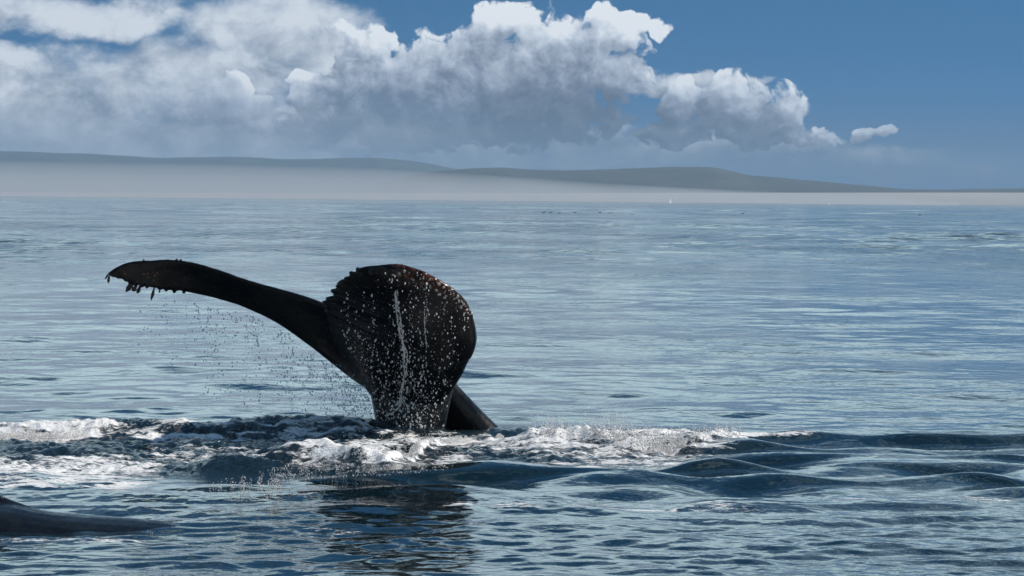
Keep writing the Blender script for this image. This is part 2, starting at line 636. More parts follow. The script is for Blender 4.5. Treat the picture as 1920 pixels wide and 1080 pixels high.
foam = np.zeros_like(SX)
for (x0, x1, y0, y1, sx, sy, k) in (
        (-900, 230, 803, 826, 40, 5, 0.92), (-900, 300, 856, 922, 60, 12, 0.78), (250, 560, 835, 880, 60, 12, 0.56), (230, 700, 803, 830, 30, 5, 0.60),
        (520, 760, 838, 880, 50, 10, 0.86), (690, 1010, 818, 850, 30, 8, 0.74), (940, 1400, 815, 852, 50, 9, 0.86), (1000, 1330, 850, 888, 60, 10, 0.60),
        (1390, 1540, 828, 834, 60, 3, 0.62), (700, 900, 850, 880, 40, 8, 0.55), (560, 680, 988, 1004, 30, 6, 0.50), (820, 1480, 940, 956, 60, 6, 0.42),
        (1480, 1920, 930, 944, 60, 5, 0.38), (-300, 270, 1002, 1012, 40, 3, 0.52)):
    foam = np.maximum(foam, k * patch(x0, x1, y0, y1, sx, sy))
def mound(tops, bottoms, k, depth):
    """the body of a splash: a ragged heap of white water along the line of its foot"""
    global H, foam
    tx, ty = zip(*tops)
    bx, by = zip(*bottoms)
    lo, hi = max(tx[0], bx[0]), min(tx[-1], bx[-1])
    ok = sstep(PX, lo, lo + 70) * (1 - sstep(PX, hi - 110, hi)) * ((Rg > 20) & (Rg < 45))
    t, b = np.interp(PX, tx, ty), np.interp(PX, bx, by)
    Yc = FPX * CAM_H / np.maximum(b - 375.5 - 0.0094 * (PX - 960), 5)
    w = np.exp(-((SY - Yc - 0.05) / depth) ** 2) * ok
    rag = np.clip(0.62 + 1.1 * fbm(SX / 0.15, SY / 0.26, 4, 93, 0.68), 0.08, 1.6)
    H = H + np.maximum(b - t, 0) / 210 * k * w * rag
    foam = np.maximum(foam, sstep(w, 0.15, 0.6) * 1.0)


right_top = [(945, 818), (985, 806), (1005, 800), (1030, 789), (1060, 800), (1100, 798), (1128, 791), (1145, 783), (1165, 800), (1200, 814), (1250, 808), (1280, 818), (1310, 811), (1340, 806), (1370, 801), (1388, 814), (1415, 824), (1470, 827), (1535, 829)]
right_bot = [(945, 828), (1000, 834), (1060, 834), (1120, 838), (1180, 845), (1250, 852), (1300, 848), (1340, 841), (1380, 834), (1420, 832), (1490, 833)]
left_top = [(500, 864), (540, 850), (600, 838), (640, 829), (680, 831), (720, 834), (760, 827), (800, 821), (850, 814), (900, 811), (945, 811)]
left_bot = [(500, 868), (540, 866), (600, 866), (660, 876), (720, 880), (760, 868), (800, 845), (850, 832), (945, 824)]
mound(right_top, right_bot, 0.34, 0.22)
mound(left_top, left_bot, 0.24, 0.25)
H += 0.03 * sstep(foam * 0.6 + streak * 0.7, 0.5, 1.1) * (foam > 0.05) * streak

wm, wg, wb = material('sea_water')
wp = geo_pos(wg)
fm = attribute(wg, 'foam')
ch = attribute(wg, 'churn')
cells = wp.noise(30, 4, 0.65)
lace = wp.vmul((0.55, 0.9, 0.3)).noise(5.5, 5, 0.64, dist=0.8)
fm = (fm * 0.80 + ((cells - 0.5) * 0.9 + (lace - 0.5) * 2.8) * fm.step(0.02, 0.35)).step(0.38, 0.78)
cam_n = wg.nodes.new('ShaderNodeCameraData')
dist = X(wg, cam_n.outputs['View Distance'])
sw = wp.vmul((1, 0.8, 1))
wind = wp.vmul((0.07, 0.028, 0)).noise(1.0, 5, 0.65)
h1 = sw.noise(2.2, 3, 0.55, dist=0.3)
h2 = sw.noise(9.0, 3, 0.6)
far_k = dist.step(45, 170)
rough_k = wind.step(0.40, 0.60, 0.35, 1.1) * (dist.step(19, 26, 1.5, 0.8) + dist.step(30, 44, 0.0, 0.15) + far_k * 3.2)
bh = sw.noise(0.6, 3, 0.5) * far_k * 0.16 * wind.step(0.38, 0.62, 0.5, 1.3) + h1 * 0.030 * rough_k + h2 * 0.0045 * rough_k + (wp.noise(20, 4, 0.7) * 0.045) * ch
nb = bump(wg, bh, 1.0, 1.0)
wb.inputs['Base Color'].default_value = (0.004, 0.014, 0.020, 1)
wb.inputs['Roughness'].default_value = 0.06
wb.inputs['IOR'].default_value = 1.33
wg.links.new(nb, wb.inputs['Normal'])
fb = wg.nodes.new('ShaderNodeBsdfPrincipled')
fb.inputs['Base Color'].default_value = (0.82, 0.81, 0.80, 1)
fb.inputs['Roughness'].default_value = 0.85
wg.links.new(bump(wg, cells + wp.noise(90, 2, 0.5) * 0.4, 1.0, 0.02), fb.inputs['Normal'])
mx = wg.nodes.new('ShaderNodeMixShader')
link(wg, fm, mx.inputs[0])
wg.links.new(wb.outputs[0], mx.inputs[1])
wg.links.new(fb.outputs[0], mx.inputs[2])
wg.links.new(mx.outputs[0], wg.nodes['Material Output'].inputs['Surface'])

sea = grid_object('sea', np.stack([SX, SY, H], -1), wm, close_u=True)
for nm, arr in (('foam', foam), ('churn', churn)):
    a = sea.data.attributes.new(nm, 'FLOAT', 'POINT')
    a.data.foreach_set('value', arr.reshape(-1).astype(np.float32))
tag(sea, 'blue grey sea with rippled water, foam and dark swells', kind='structure')


def sea_height(x, y):
    """height of the water at a place in the near field"""
    r, t = math.hypot(x, y), math.atan2(x, y)
    i = min(int(np.searchsorted(rr, r)), len(rr) - 1)
    j = int(round((t + half) / (2 * half) * (NT - 1)))
    return float(H[i, min(max(j, 0), NT - 1)])

# ------------------------------------------------------------------ the whale's tail
sm, sg, sb = material('wet_whale_skin')
sp = geo_pos(sg)
blotch = sp.noise(5, 5, 0.6)
fine = sp.noise(60, 3, 0.6)
c_sk = ramp(sg, blotch * 0.7 + fine * 0.3, [(0.3, (0.003, 0.003, 0.004)), (0.55, (0.004, 0.0042, 0.005)), (0.75, (0.008, 0.0075, 0.008))])
raw = attribute(sg, 'raw_skin')
c_sk = mix(sg, (raw * sp.noise(28, 4, 0.65).step(0.42, 0.60)).clamp(), c_sk, (0.080, 0.030, 0.018))
link(sg, c_sk, sb.inputs['Base Color'])
link(sg, blotch.step(0.35, 0.65, 0.12, 0.36), sb.inputs['Roughness'])
sb.inputs['IOR'].default_value = 1.36
sb.inputs['Coat Weight'].default_value = 0.25
sb.inputs['Specular IOR Level'].default_value = 0.25
sb.inputs['Coat Roughness'].default_value = 0.10
sb.inputs['Coat IOR'].default_value = 1.33
sg.links.new(bump(sg, sp.noise(7, 3, 0.55), 0.5, 0.05), sb.inputs['Coat Normal'])
sg.links.new(bump(sg, blotch * 0.5 + fine * 0.25 + sp.noise(22, 3, 0.6) * 0.4, 0.35, 0.02), sb.inputs['Normal'])


def smooth_rows(rows, n):
    """resample rows of numbers along their order (Catmull-Rom)"""
    A = np.array(rows, float)
    m = len(A)
    t = np.linspace(0, m - 1, n)
    i = np.clip(np.floor(t).astype(int), 0, m - 2)
    f = (t - i)[:, None]
    P0, P1, P2, P3 = A[np.maximum(i - 1, 0)], A[i], A[i + 1], A[np.minimum(i + 2, m - 1)]
    return 0.5 * (2 * P1 + (P2 - P0) * f + (2 * P0 - 5 * P1 + 4 * P2 - P3) * f ** 2 + (3 * P1 - P0 - 3 * P2 + P3) * f ** 3)


def loft(sections):
    """closed skin over a list of rings (each k x 3)"""
    k = len(sections[0])
    V = [tuple(p) for s in sections for p in s]
    F = []
    for i in range(len(sections) - 1):
        for j in range(k):
            F.append((i * k + j, i * k + (j + 1) % k, (i + 1) * k + (j + 1) % k, (i + 1) * k + j))
    F.append(tuple(range(k))[::-1])
    F.append(tuple((len(sections) - 1) * k + j for j in range(k)))
    return V, F


def blade(rows, n, camber, jag, seed):
    """a fluke: rows of (trailing px, py, Y, leading px, py, Y, thickness m) from root to tip"""
    S = smooth_rows(rows, n)
    rb = np.random.default_rng(seed)
    E1 = np.array([at(s[0], s[1], s[2]) for s in S])
    E2 = np.array([at(s[3], s[4], s[5]) for s in S])
    mid = (E1 + E2) / 2
    span = np.gradient(mid, axis=0)
    out = []
    ph = np.linspace(0, 2 * np.pi, 40, endpoint=False)
    teeth = np.interp(np.linspace(0, 1, n), np.sort(rb.random(22)), rb.random(22) * 2 - 1) + 0.5 * (rb.random(n) * 2 - 1)
    lead = np.interp(np.linspace(0, 1, n), np.sort(rb.random(30)), rb.random(30) * 2 - 1)
    for i in range(n):
        c = E2[i] - E1[i]
        e1 = E1[i] - c / np.linalg.norm(c) * teeth[i] * jag * np.clip(i / n * 5 - 1.0, 0, 1) * np.clip((n - i) / n * 7 - 1.2, 0, 1)
        e2 = E2[i] + c / np.linalg.norm(c) * lead[i] * 0.010
        c = e2 - e1
        nrm = np.cross(c, span[i])
        nrm /= np.linalg.norm(nrm)
        t = 0.5 - 0.5 * np.cos(ph)
        thick = S[i, 6] * np.sign(np.sin(ph)) * np.abs(np.sin(ph)) ** 0.6 * (0.45 + 0.75 * t)
        cam_l = camber * min(1.0, (1 - i / n) * 3.2 - 0.35) * np.sin(np.pi * t)
        out.append(e1 + t[:, None] * c + (thick + cam_l)[:, None] * nrm)
    return out


YW = 30.3
V_all, F_all = [], []


def add(V, F):
    o = len(V_all)
    V_all.extend(V)
    F_all.extend(tuple(i + o for i in f) for f in F)


# far fluke, stretching out to the left
add(*loft(blade([
    (700, 610, 30.0, 800, 760, 30.4, 0.15), (640, 585, 29.95, 705, 728, 30.4, 0.14), (585, 562, 29.95, 645, 686, 30.4, 0.12), (530, 545, 30.0, 588, 643, 30.4, 0.095),
    (478, 531, 30.05, 530, 604, 30.4, 0.075), (425, 513, 30.1, 472, 577, 30.4, 0.06), (375, 496, 30.15, 415, 558.5, 30.4, 0.052), (330, 488, 30.2, 355, 547, 30.4, 0.045),
    (285, 488.5, 30.25, 300, 539, 30.4, 0.040), (245, 491, 30.3, 258, 532, 30.42, 0.034), (220, 500, 30.35, 230, 521, 30.42, 0.026), (203, 511, 30.38, 210, 516, 30.42, 0.018),
], 110, 0.03, 0.006, 3)))
# near fluke, held up towards the boat with its tip curling over
add(*loft(blade([
    (705, 755, 30.4, 825, 775, 30.35, 0.15), (668, 700, 30.28, 846, 730, 30.2, 0.15), (630, 640, 30.08, 872, 690, 29.95, 0.125), (612, 592, 29.8, 890, 650, 29.65, 0.10),
    (615, 562, 29.55, 892, 615, 29.4, 0.08), (630, 541, 29.35, 881, 578, 29.2, 0.065), (651, 523, 29.2, 858, 550, 29.05, 0.052), (667, 507, 29.1, 828, 529, 28.97, 0.045),
    (684, 500, 29.03, 796, 511.5, 28.95, 0.036), (712, 498.5, 28.99, 765, 502.5, 28.95, 0.026),
], 150, 0.10, 0.050, 4)))


def trunk(rows, n):
    """rows of (left px, right px, py, Y, half depth)"""
    S = smooth_rows(rows, n)
    ph = np.linspace(0, 2 * np.pi, 36, endpoint=False)
    out = []
    for s in S:
        a, b = np.array(at(s[0], s[2], s[3])), np.array(at(s[1], s[2], s[3]))
        m, w = (a + b) / 2, (b - a) / 2
        out.append(m + np.cos(ph)[:, None] * w + np.sin(ph)[:, None] * np.array([0, s[4], 0]))
    return out


add(*loft(trunk([(655, 850, 660, 30.25, 0.10), (680, 857, 700, 30.28, 0.17), (692, 850, 730, 30.3, 0.22), (700, 842, 770, 30.3, 0.25), (707, 836, 812, 30.3, 0.27),
                 (708, 838, 850, 30.3, 0.29), (700, 850, 930, 30.3, 0.32)], 40)))
add(*loft(trunk([(790, 838, 700, 30.62, 0.08), (790, 858, 722, 30.68, 0.12), (790, 880, 745, 30.75, 0.16), (790, 912, 778, 30.85, 0.22), (790, 942, 806, 30.95, 0.28),
                 (790, 985, 845, 31.05, 0.34), (790, 1040, 900, 31.15, 0.40)], 40)))


def tube(path, radii, k=7):
    P = np.array(path)
    T = np.gradient(P, axis=0)
    out = []
    for p, t, r in zip(P, T, radii):
        t = t / np.linalg.norm(t)
        a = np.cross(t, (0, 1, 0.01)); a /= np.linalg.norm(a)
        b = np.cross(t, a)
        ph = np.linspace(0, 2 * np.pi, k, endpoint=False)
        out.append(p + r * (np.cos(ph)[:, None] * a + np.sin(ph)[:, None] * b))
    return loft(out)


# torn teeth along the trailing edge of the near fluke, and ragged growth under the tip of the far one
for (x0, y0, Y0, x1, y1, w) in ((680, 515, 29.1, 668, 502, 6), (672, 520, 29.15, 655, 510, 6), (664, 530, 29.22, 646, 521, 7), (655, 538, 29.3, 634, 531, 6), (648, 548, 29.38, 620, 545, 7),
                                (640, 560, 29.48, 612, 562, 8), (636, 578, 29.6, 610, 577, 6), (700, 512, 29.03, 694, 499, 6)):
    P_ = [at(x0 + (x1 - x0) * t, y0 + (y1 - y0) * t, Y0) for t in np.linspace(0, 1, 5)]
    add(*tube(P_, np.array([1.3, 1.2, 1.0, 0.8, 0.45]) * w * 0.0046, 10))
for (x, y, w) in ((222, 519, 4), (236, 524, 5), (245, 529, 6), (254, 532, 6), (266, 535, 5), (276, 537, 4), (300, 540, 5), (312, 543, 4), (327, 546, 4), (345, 547, 4), (212, 515, 3), (330, 491, 3), (338, 492, 3), (268, 492, 2.5)):
    P_ = [at(x + dx_, y + dy_, 30.4) for dx_, dy_ in ((2, -6), (1, -3), (0, 0), (-1, 2.5), (-1.5, 4))]
    add(*tube(P_, np.array([1.0, 1.1, 1.0, 0.8, 0.4]) * w * 0.0046, 8))


def remeshed(name, V, F, mat, voxel, smooth_n):
    """weld overlapping closed skins into one continuous body"""
    src = mesh_object(name, V, F, mat)
    md = src.modifiers.new('weld', 'REMESH')
    md.mode, md.voxel_size = 'VOXEL', voxel
    md.use_smooth_shade = True
    s2 = src.modifiers.new('soften', 'SMOOTH')
    s2.factor, s2.iterations = 0.5, smooth_n
    dg = bpy.context.evaluated_depsgraph_get()
    me = bpy.data.meshes.new_from_object(src.evaluated_get(dg))
    old = src.data
    src.modifiers.clear()
    src.data = me
    bpy.data.meshes.remove(old)
    me.name = name
    if not me.materials:
        me.materials.append(mat)
    me.shade_smooth()
    return src


whale = remeshed('whale', V_all, F_all, sm, 0.0085, 1)
co = np.empty(len(whale.data.vertices) * 3, dtype=np.float32)
whale.data.vertices.foreach_get('co', co)
co = co.reshape(-1, 3).astype(float)
qx, qy = survey(co[:, 0], co[:, 1], co[:, 2])
edge_y = np.interp(qx, [720, 745, 790, 830, 868, 890], [499, 499, 512, 530, 560, 592])
raw_v = sstep(qx, 722, 750) * (1 - sstep(qy - edge_y, 12, 30)) * (1 - 0.6 * sstep(qx, 830, 890))
ra = whale.data.attributes.new('raw_skin', 'FLOAT', 'POINT')
ra.data.foreach_set('value', raw_v.astype(np.float32))
tag(whale, 'black whale tail raised out of the water, one fluke stretched left, one curled up', 'whale')

# strands of water and growth hanging from the tip of the far fluke
gm, gg, gb = material('dark_growth')
gb.inputs['Base Color'].default_value = (0.016, 0.013, 0.012, 1)
gb.inputs['Roughness'].default_value = 0.35


for (pts, w) in (([(205, 512), (201, 517), (197, 524)], 2.0), ([(207, 513), (204, 521), (203, 531)], 2.2), ([(250, 526), (244, 536), (236, 547)], 5.0),
                 ([(264, 532), (261, 541), (257, 550)], 3.2), ([(290, 536), (287, 549), (283, 563)], 2.6), ([(256, 530), (253, 540), (247, 545)], 4.0), ([(268, 535), (262, 540), (262, 546)], 2.0), ([(300, 540), (299, 546), (300, 549)], 1.8)):
    S = smooth_rows(pts, 8)
    path = [at(x, y, 30.42) for x, y in S]
    rad = w * 0.0048 * np.array([1.0, 0.8, 0.75, 0.9, 1.1, 1.0, 0.7, 0.3]) * (0.75 + 0.5 * np.random.default_rng(int(w * 10)).random(8))
    mesh_object('hanging_growth', *tube(path, rad), gm, parent=whale)

# patches of barnacles along the upper edge of the near fluke and on the tip of the far one
from mathutils.bvhtree import BVHTree
from mathutils import Euler
_me = whale.data
BVH = BVHTree.FromPolygons([v.co for v in _me.vertices], [p.vertices for p in _me.polygons])


def on_whale(px, py, lift=0.0):
    """the spot on the whale's skin seen at a picture point, raised off the skin by lift"""
    d = ray(px, py).normalized()
    loc, nor, _, _ = BVH.ray_cast(CAM, d)
    if loc is None:
        return None, None
    return loc - d * lift, nor


bar_m = []
for nm, colr in (('barnacle_pale', (0.60, 0.52, 0.45)), ('barnacle_brown', (0.24, 0.10, 0.055))):
    m_, g_, b_ = material(nm)
    link(g_, ramp(g_, geo_pos(g_).noise(90, 2, 0.5), [(0.3, tuple(c * 0.6 for c in colr)), (0.7, colr)]), b_.inputs['Base Color'])
    b_.inputs['Roughness'].default_value = 0.45
    bar_m.append(m_)
bar_mesh = []
for m_ in bar_m:
    V, F = loft([[(math.cos(a) * r, math.sin(a) * r, z) for a in np.linspace(0, 2 * np.pi, 8, endpoint=False)] for r, z in ((1.0, -0.3), (0.95, 0.2), (0.7, 0.7), (0.45, 0.85), (0.30, 0.6))])
    t_ = mesh_object('barnacle', V, F, m_)
    bar_mesh.append(t_.data)
    bpy.data.objects.remove(t_)
gb_ = np.random.default_rng(8)
done = 0
while done < 150:
    t = gb_.random()
    if done < 135:
        px = 733 + 155 * t ** 0.9
        py = np.interp(px, [733, 760, 800, 830, 860, 888], [506, 506, 519, 534, 556, 590]) + abs(gb_.normal()) * np.interp(px, [733, 800, 888], [13, 16, 8])
        brown = px < 815 and gb_.random() < 0.6
    else:
        px, py, brown = 232 + 70 * t, 0, True
        py = 508 + 24 * gb_.random()
    loc, nor = on_whale(px, py)
    done += 1
    if loc is None:
        continue
    r_ = (0.003 + 0.011 * gb_.random() ** 2.2)
    b = bpy.data.objects.new('barnacle', bar_mesh[1 if brown else 0])
    COL.objects.link(b)
    b.parent = whale
    b.location = loc
    b.rotation_euler = nor.to_track_quat('Z', 'Y').to_euler()
    b.scale = (r_, r_ * (0.8 + 0.5 * gb_.random()), r_ * (0.8 + 0.5 * gb_.random()))

# the back of a second whale, awash close to the boat
def back_rows():
    out = []
    ph = np.linspace(0, 2 * np.pi, 48, endpoint=False)
    tbl = [(-900, -0.30, 0.5), (-700, -0.05, 0.75), (-450, 0.12, 0.85), (-200, 0.16, 0.9), (0, 0.125, 0.86), (60, 0.092, 0.85), (120, 0.066, 0.84), (200, 0.048, 0.82),
           (270, 0.032, 0.8), (330, 0.008, 0.75), (400, -0.05, 0.65), (520, -0.22, 0.4)]
    for px, zt, r in smooth_rows(tbl, 60):
        c = at(px, 985, 21.5)
        out.append(np.stack([np.full(48, c.x), 21.5 + r * np.cos(ph) * 0.95, zt - r + r * np.sin(ph)], -1))
    return out


BV, BF = loft(back_rows())
hump = []
for px, zt, w in ((-90, 0.17, 0.05), (-60, 0.215, 0.07), (-30, 0.20, 0.075), (-5, 0.175, 0.07), (20, 0.140, 0.06), (50, 0.105, 0.05), (90, 0.06, 0.04)):
    ph = np.linspace(0, 2 * np.pi, 24, endpoint=False)
    c = at(px, 985, 21.62)
    hump.append(np.stack([np.full(24, c.x), 21.62 + w * 1.6 * np.cos(ph), zt - 0.12 + 0.12 * np.sin(ph)], -1))
HV, HF = loft(hump)
o = len(BV)
back = remeshed('whale', BV + HV, BF + [tuple(i + o for i in f) for f in HF], sm, 0.014, 4)
tag(back, 'smooth dark back of a second whale just breaking the surface nearest the viewer', 'whale')

# ------------------------------------------------------------------ spray, drops and foam thrown up by the tail
ICO_V = []
_t = (1 + 5 ** 0.5) / 2
for a, b, c in ((-1, _t, 0), (1, _t, 0), (-1, -_t, 0), (1, -_t, 0), (0, -1, _t), (0, 1, _t), (0, -1, -_t), (0, 1, -_t), (_t, 0, -1), (_t, 0, 1), (-_t, 0, -1), (-_t, 0, 1)):
    ICO_V.append((a, b, c))
ICO_V = np.array(ICO_V) / np.linalg.norm(ICO_V[0])
ICO_F = np.array([(0, 11, 5), (0, 5, 1), (0, 1, 7), (0, 7, 10), (0, 10, 11), (1, 5, 9), (5, 11, 4), (11, 10, 2), (10, 7, 6), (7, 1, 8), (3, 9, 4), (3, 4, 2),
                  (3, 2, 6), (3, 6, 8), (3, 8, 9), (4, 9, 5), (2, 4, 11), (6, 2, 10), (8, 6, 7), (9, 8, 1)])


OCT_V = np.array([(1, 0, 0), (-1, 0, 0), (0, 1, 0), (0, -1, 0), (0, 0, 1), (0, 0, -1)], float)
OCT_F = np.array([(0, 2, 4), (2, 1, 4), (1, 3, 4), (3, 0, 4), (2, 0, 5), (1, 2, 5), (3, 1, 5), (0, 3, 5)])


def drops(name, C, Rd, mat, lump=0.25, tall=1.0, seed=0, label=None, base=(ICO_V, ICO_F)):
    """thousands of small closed drops at centres C with radii Rd, joined into one mesh"""
    C, Rd = np.asarray(C, float), np.asarray(Rd, float)
    g = np.random.default_rng(seed)
    n, (BVv, BFf) = len(C), base
    k = len(BVv)
    ang = g.random(n) * 6.283
    ca, sa = np.cos(ang), np.sin(ang)
    V = np.repeat(BVv[None], n, 0) * (1 + lump * (g.random((n, k, 1)) * 2 - 1))
    V = V * (0.75 + 0.5 * g.random((n, 1, 3))) * np.array([1, 1, tall])
    x, y = V[..., 0] * ca[:, None] - V[..., 1] * sa[:, None], V[..., 0] * sa[:, None] + V[..., 1] * ca[:, None]
    V = np.stack([x, y, V[..., 2]], -1) * Rd[:, None, None] + C[:, None, :]
    F = (BFf[None] + k * np.arange(n)[:, None, None]).reshape(-1, 3)
    me = bpy.data.meshes.new(name)
    me.vertices.add(n * k)
    me.vertices.foreach_set('co', V.reshape(-1).astype(np.float32))
    me.loops.add(F.size)
    me.loops.foreach_set('vertex_index', F.reshape(-1).astype(np.int32))
    me.polygons.add(len(F))
    me.polygons.foreach_set('loop_start', np.arange(0, F.size, 3, dtype=np.int32))
    me.update(calc_edges=True)
    me.polygons.foreach_set('use_smooth', np.ones(len(F), dtype=bool))
    me.materials.append(mat)
    o = bpy.data.objects.new(name, me)
    COL.objects.link(o)
    return tag(o, label, kind='stuff')


# white water: full of air, scatters light through
fm_, fg, fbs = material('white_water')
fbs.inputs['Base Color'].default_value = (0.90, 0.89, 0.88, 1)
fbs.inputs['Roughness'].default_value = 0.5
tr = fg.nodes.new('ShaderNodeBsdfTranslucent')
tr.inputs[0].default_value = (0.92, 0.90, 0.88, 1)
ms_ = fg.nodes.new('ShaderNodeMixShader')
ms_.inputs[0].default_value = 0.45
fg.links.new(fbs.outputs[0], ms_.inputs[1])
fg.links.new(tr.outputs[0], ms_.inputs[2])
fg.links.new(ms_.outputs[0], fg.nodes['Material Output'].inputs['Surface'])

# drops with their dark look against the light tinted into the colour
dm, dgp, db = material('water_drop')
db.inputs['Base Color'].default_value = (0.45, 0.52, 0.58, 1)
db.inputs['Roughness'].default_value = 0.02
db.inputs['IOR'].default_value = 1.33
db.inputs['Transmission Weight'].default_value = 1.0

g = np.random.default_rng(21)


def heap(n, tops, bottoms, Yj, rmin, rmax, power=1.6):
    """foam thrown up: between two lines of the picture, densest near the water"""
    x0, x1 = max(tops[0][0], bottoms[0][0]), min(tops[-1][0], bottoms[-1][0])
    px = x0 + (x1 - x0) * g.random(n)
    t, b = np.interp(px, *zip(*tops)), np.interp(px, *zip(*bottoms))
    t = b + (t - b) * (0.35 + 0.75 * np.abs(vnoise(px / 9.0, np.full(n, 3.3), 5)))
    f = g.random(n) ** power
    py = b + (t - b) * f
    Y = FPX * CAM_H / (b - 375.5 - 0.0094 * (px - 960)) + (g.random(n) - 0.3) * Yj
    r = rmin + (rmax - rmin) * g.random(n) ** 3 * (1 - 0.6 * f)
    return [at(x, y, d) for x, y, d in zip(px, py, Y)], list(r)


def jets(n, tops, bottoms, k, r):
    """thin ropes of drops flung upward out of the foam"""
    C, Rd = [], []
    tx, ty = zip(*tops)
    bx, by = zip(*bottoms)
    for _ in range(n):
        px = tops[0][0] + (tops[-1][0] - tops[0][0]) * g.random()
        t, b = np.interp(px, tx, ty), np.interp(px, bx, by)
        lean, top = g.normal() * 0.35, b + (t - b) * (0.7 + 0.8 * g.random())
        Y = on_sea(px, b).y + (g.random() - 0.4) * 0.4
        for s in np.linspace(0.2, 1, k):
            if g.random() < 0.25:
                continue
            py = b + (top - b) * s
            C.append(at(px + lean * (b - py) + g.normal() * 1.2, py + g.normal() * 1.0, Y))
            Rd.append(r * (1.3 - 0.8 * s) * (0.6 + 0.8 * g.random()))
    return C, Rd


rim_top = [(-200, 792), (0, 797), (60, 800), (130, 797), (200, 800), (240, 800), (330, 804), (420, 803), (500, 800), (560, 798), (620, 795), (700, 796)]
rim_bot = [(-200, 815), (0, 822), (120, 822), (200, 816), (240, 812), (330, 810), (420, 810), (520, 808), (620, 808), (700, 812)]
C, Rd = [], []
for c, r in (heap(42000, right_top, right_bot, 0.5, 0.0010, 0.0075, 1.4), jets(260, right_top[2:16], right_bot[1:], 18, 0.0075),
             heap(34000, left_top, left_bot, 0.4, 0.0010, 0.0055, 0.9), jets(160, left_top[1:9], left_bot[1:], 8, 0.005),
             heap(9000, rim_top[:6], rim_bot[:6], 0.3, 0.003, 0.009, 1.5), heap(6000, rim_top[5:], rim_bot[5:], 0.3, 0.002, 0.006, 1.0)):
    C += c
    Rd += r
drops('splash', C, Rd, fm_, 0.3, 1.0, 1, 'white splash and foam thrown up where the tail meets the water', base=(OCT_V, OCT_F))

# beads of bright water falling in front of the near fluke and the tail stock
C, Rd = [], []
face = [(505, 700, 830), (540, 650, 872), (580, 630, 885), (620, 640, 885), (660, 655, 870), (700, 690, 850), (740, 700, 842), (780, 706, 838), (816, 712, 834)]
fy, fl, fr = zip(*face)
while len(C) < 2600:
    py = 505 + 312 * g.random() ** 0.62
    l, r_ = np.interp(py, fy, fl), np.interp(py, fy, fr)
    px = l + (r_ - l) * g.random()
    if px > 800 and g.random() < 0.65 or (px < 720 and py < 620 and g.random() < 0.5):
        continue
    loc, _n = on_whale(px, py, 0.03 + 0.25 * g.random())
    if loc is None:
        continue
    C.append(loc)
    Rd.append(0.0010 + 0.0066 * g.random() ** 4.0)
for px0, n in ((800, 26), (798, 16), (833, 14), (846, 10), (700, 12), (652, 14), (770, 18), (870, 8)):
    y0 = 540 + 60 * g.random()
    for k in range(n):
        py = y0 + k * (3.5 + 3 * g.random())
        loc, _n = on_whale(px0 + g.normal() * 1.6, py, 0.05)
        if loc is not None:
            C.append(loc)
            Rd.append(0.002 + 0.003 * g.random())
for _ in range(420):                    # broken water along the rope
    t = g.random()
    px = np.interp(t, [0, .3, .5, .8, 1], [741, 750, 757, 757, 748]) + g.normal() * (2.0 + 5 * t)
    loc, _n = on_whale(px, 548 + 225 * t, 0.04 + 0.04 * g.random())
    if loc is not None:
        C.append(loc)
        Rd.append(0.0012 + 0.0058 * g.random() ** 3)
drops('falling_drops', C, Rd, fm_, 0.35, 1.7, 2, 'bright drops of water raining down the face of the near fluke')

# the white rope of water running off the near fluke
V, F = [], []
for pts, w in (([(741, 545), (742, 575), (746, 605), (751, 630), (757, 650), (758, 680), (757, 710), (752, 740), (748, 765)], 3.2),
               ([(742, 560), (750, 590), (752, 612), (757, 632)], 1.6), ([(757, 648), (763, 660), (762, 690), (757, 715)], 1.8),
               ([(797, 575), (796, 600), (797, 622), (800, 648)], 1.6), ([(748, 762), (740, 772), (722, 780)], 2.6), ([(752, 745), (762, 760), (765, 774)], 1.8)):
    S = smooth_rows(pts, 40)
    path = [on_whale(x + g.normal() * 0.5, y, 0.035)[0] for x, y in S]
    rad = w * 0.0032 * (0.15 + 1.2 * g.random(40) ** 1.5)
    v, f = tube(path, rad, 6)
    o = len(V)
    V += v
    F += [tuple(i + o for i in q) for q in f]
tag(mesh_object('falling_water', V, F, fm_), 'white rope of water pouring off the near fluke', kind='stuff')

# dark spray falling from the far fluke
C, Rd = [], []
low_edge = [(250, 545), (330, 560), (430, 578), (480, 592), (540, 622), (590, 660), (640, 700), (690, 740)]
ex, ey = zip(*low_edge)
for _ in range(170):                     # loose clusters
    cx = 260 + 430 * g.random() ** 0.6
    cy = np.interp(cx, ex, ey) + 240 * g.random() ** 1.3 * np.interp(cx, [260, 430, 690], [0.25, 0.8, 0.4])
    m = int(5 + 26 * g.random() ** 2 * np.interp(cx, [260, 450, 690], [0.3, 1, 1.3]))
    string, drift = g.random() < 0.55, g.normal() * 0.12
    for _ in range(m):
        dy_ = g.normal() * (30 if string else 15)
        px, py = cx + (drift * dy_ + g.normal() * 2.5 if string else g.normal() * 16), cy + dy_
        if py > 806 or px > 700 or py < np.interp(px, ex, ey) + 3:
            continue
        C.append(at(px, py, 30.2 + 0.5 * (g.random() - 0.5)))
        Rd.append(0.0028 + 0.0055 * g.random() ** 2)
for _ in range(800):                    # thick curtain beside the tail stock
    py = 680 + 122 * g.random()
    px = np.interp(py, [680, 720, 810], [676, 690, 703]) - abs(g.normal()) * 42
    C.append(at(px, py, 30.2 + 0.4 * (g.random() - 0.5)))
    Rd.append(0.0028 + 0.0050 * g.random() ** 2)
drops('spray', C, Rd, dm, 0.15, 1.2, 3, 'fine spray of drops falling from the outstretched fluke')

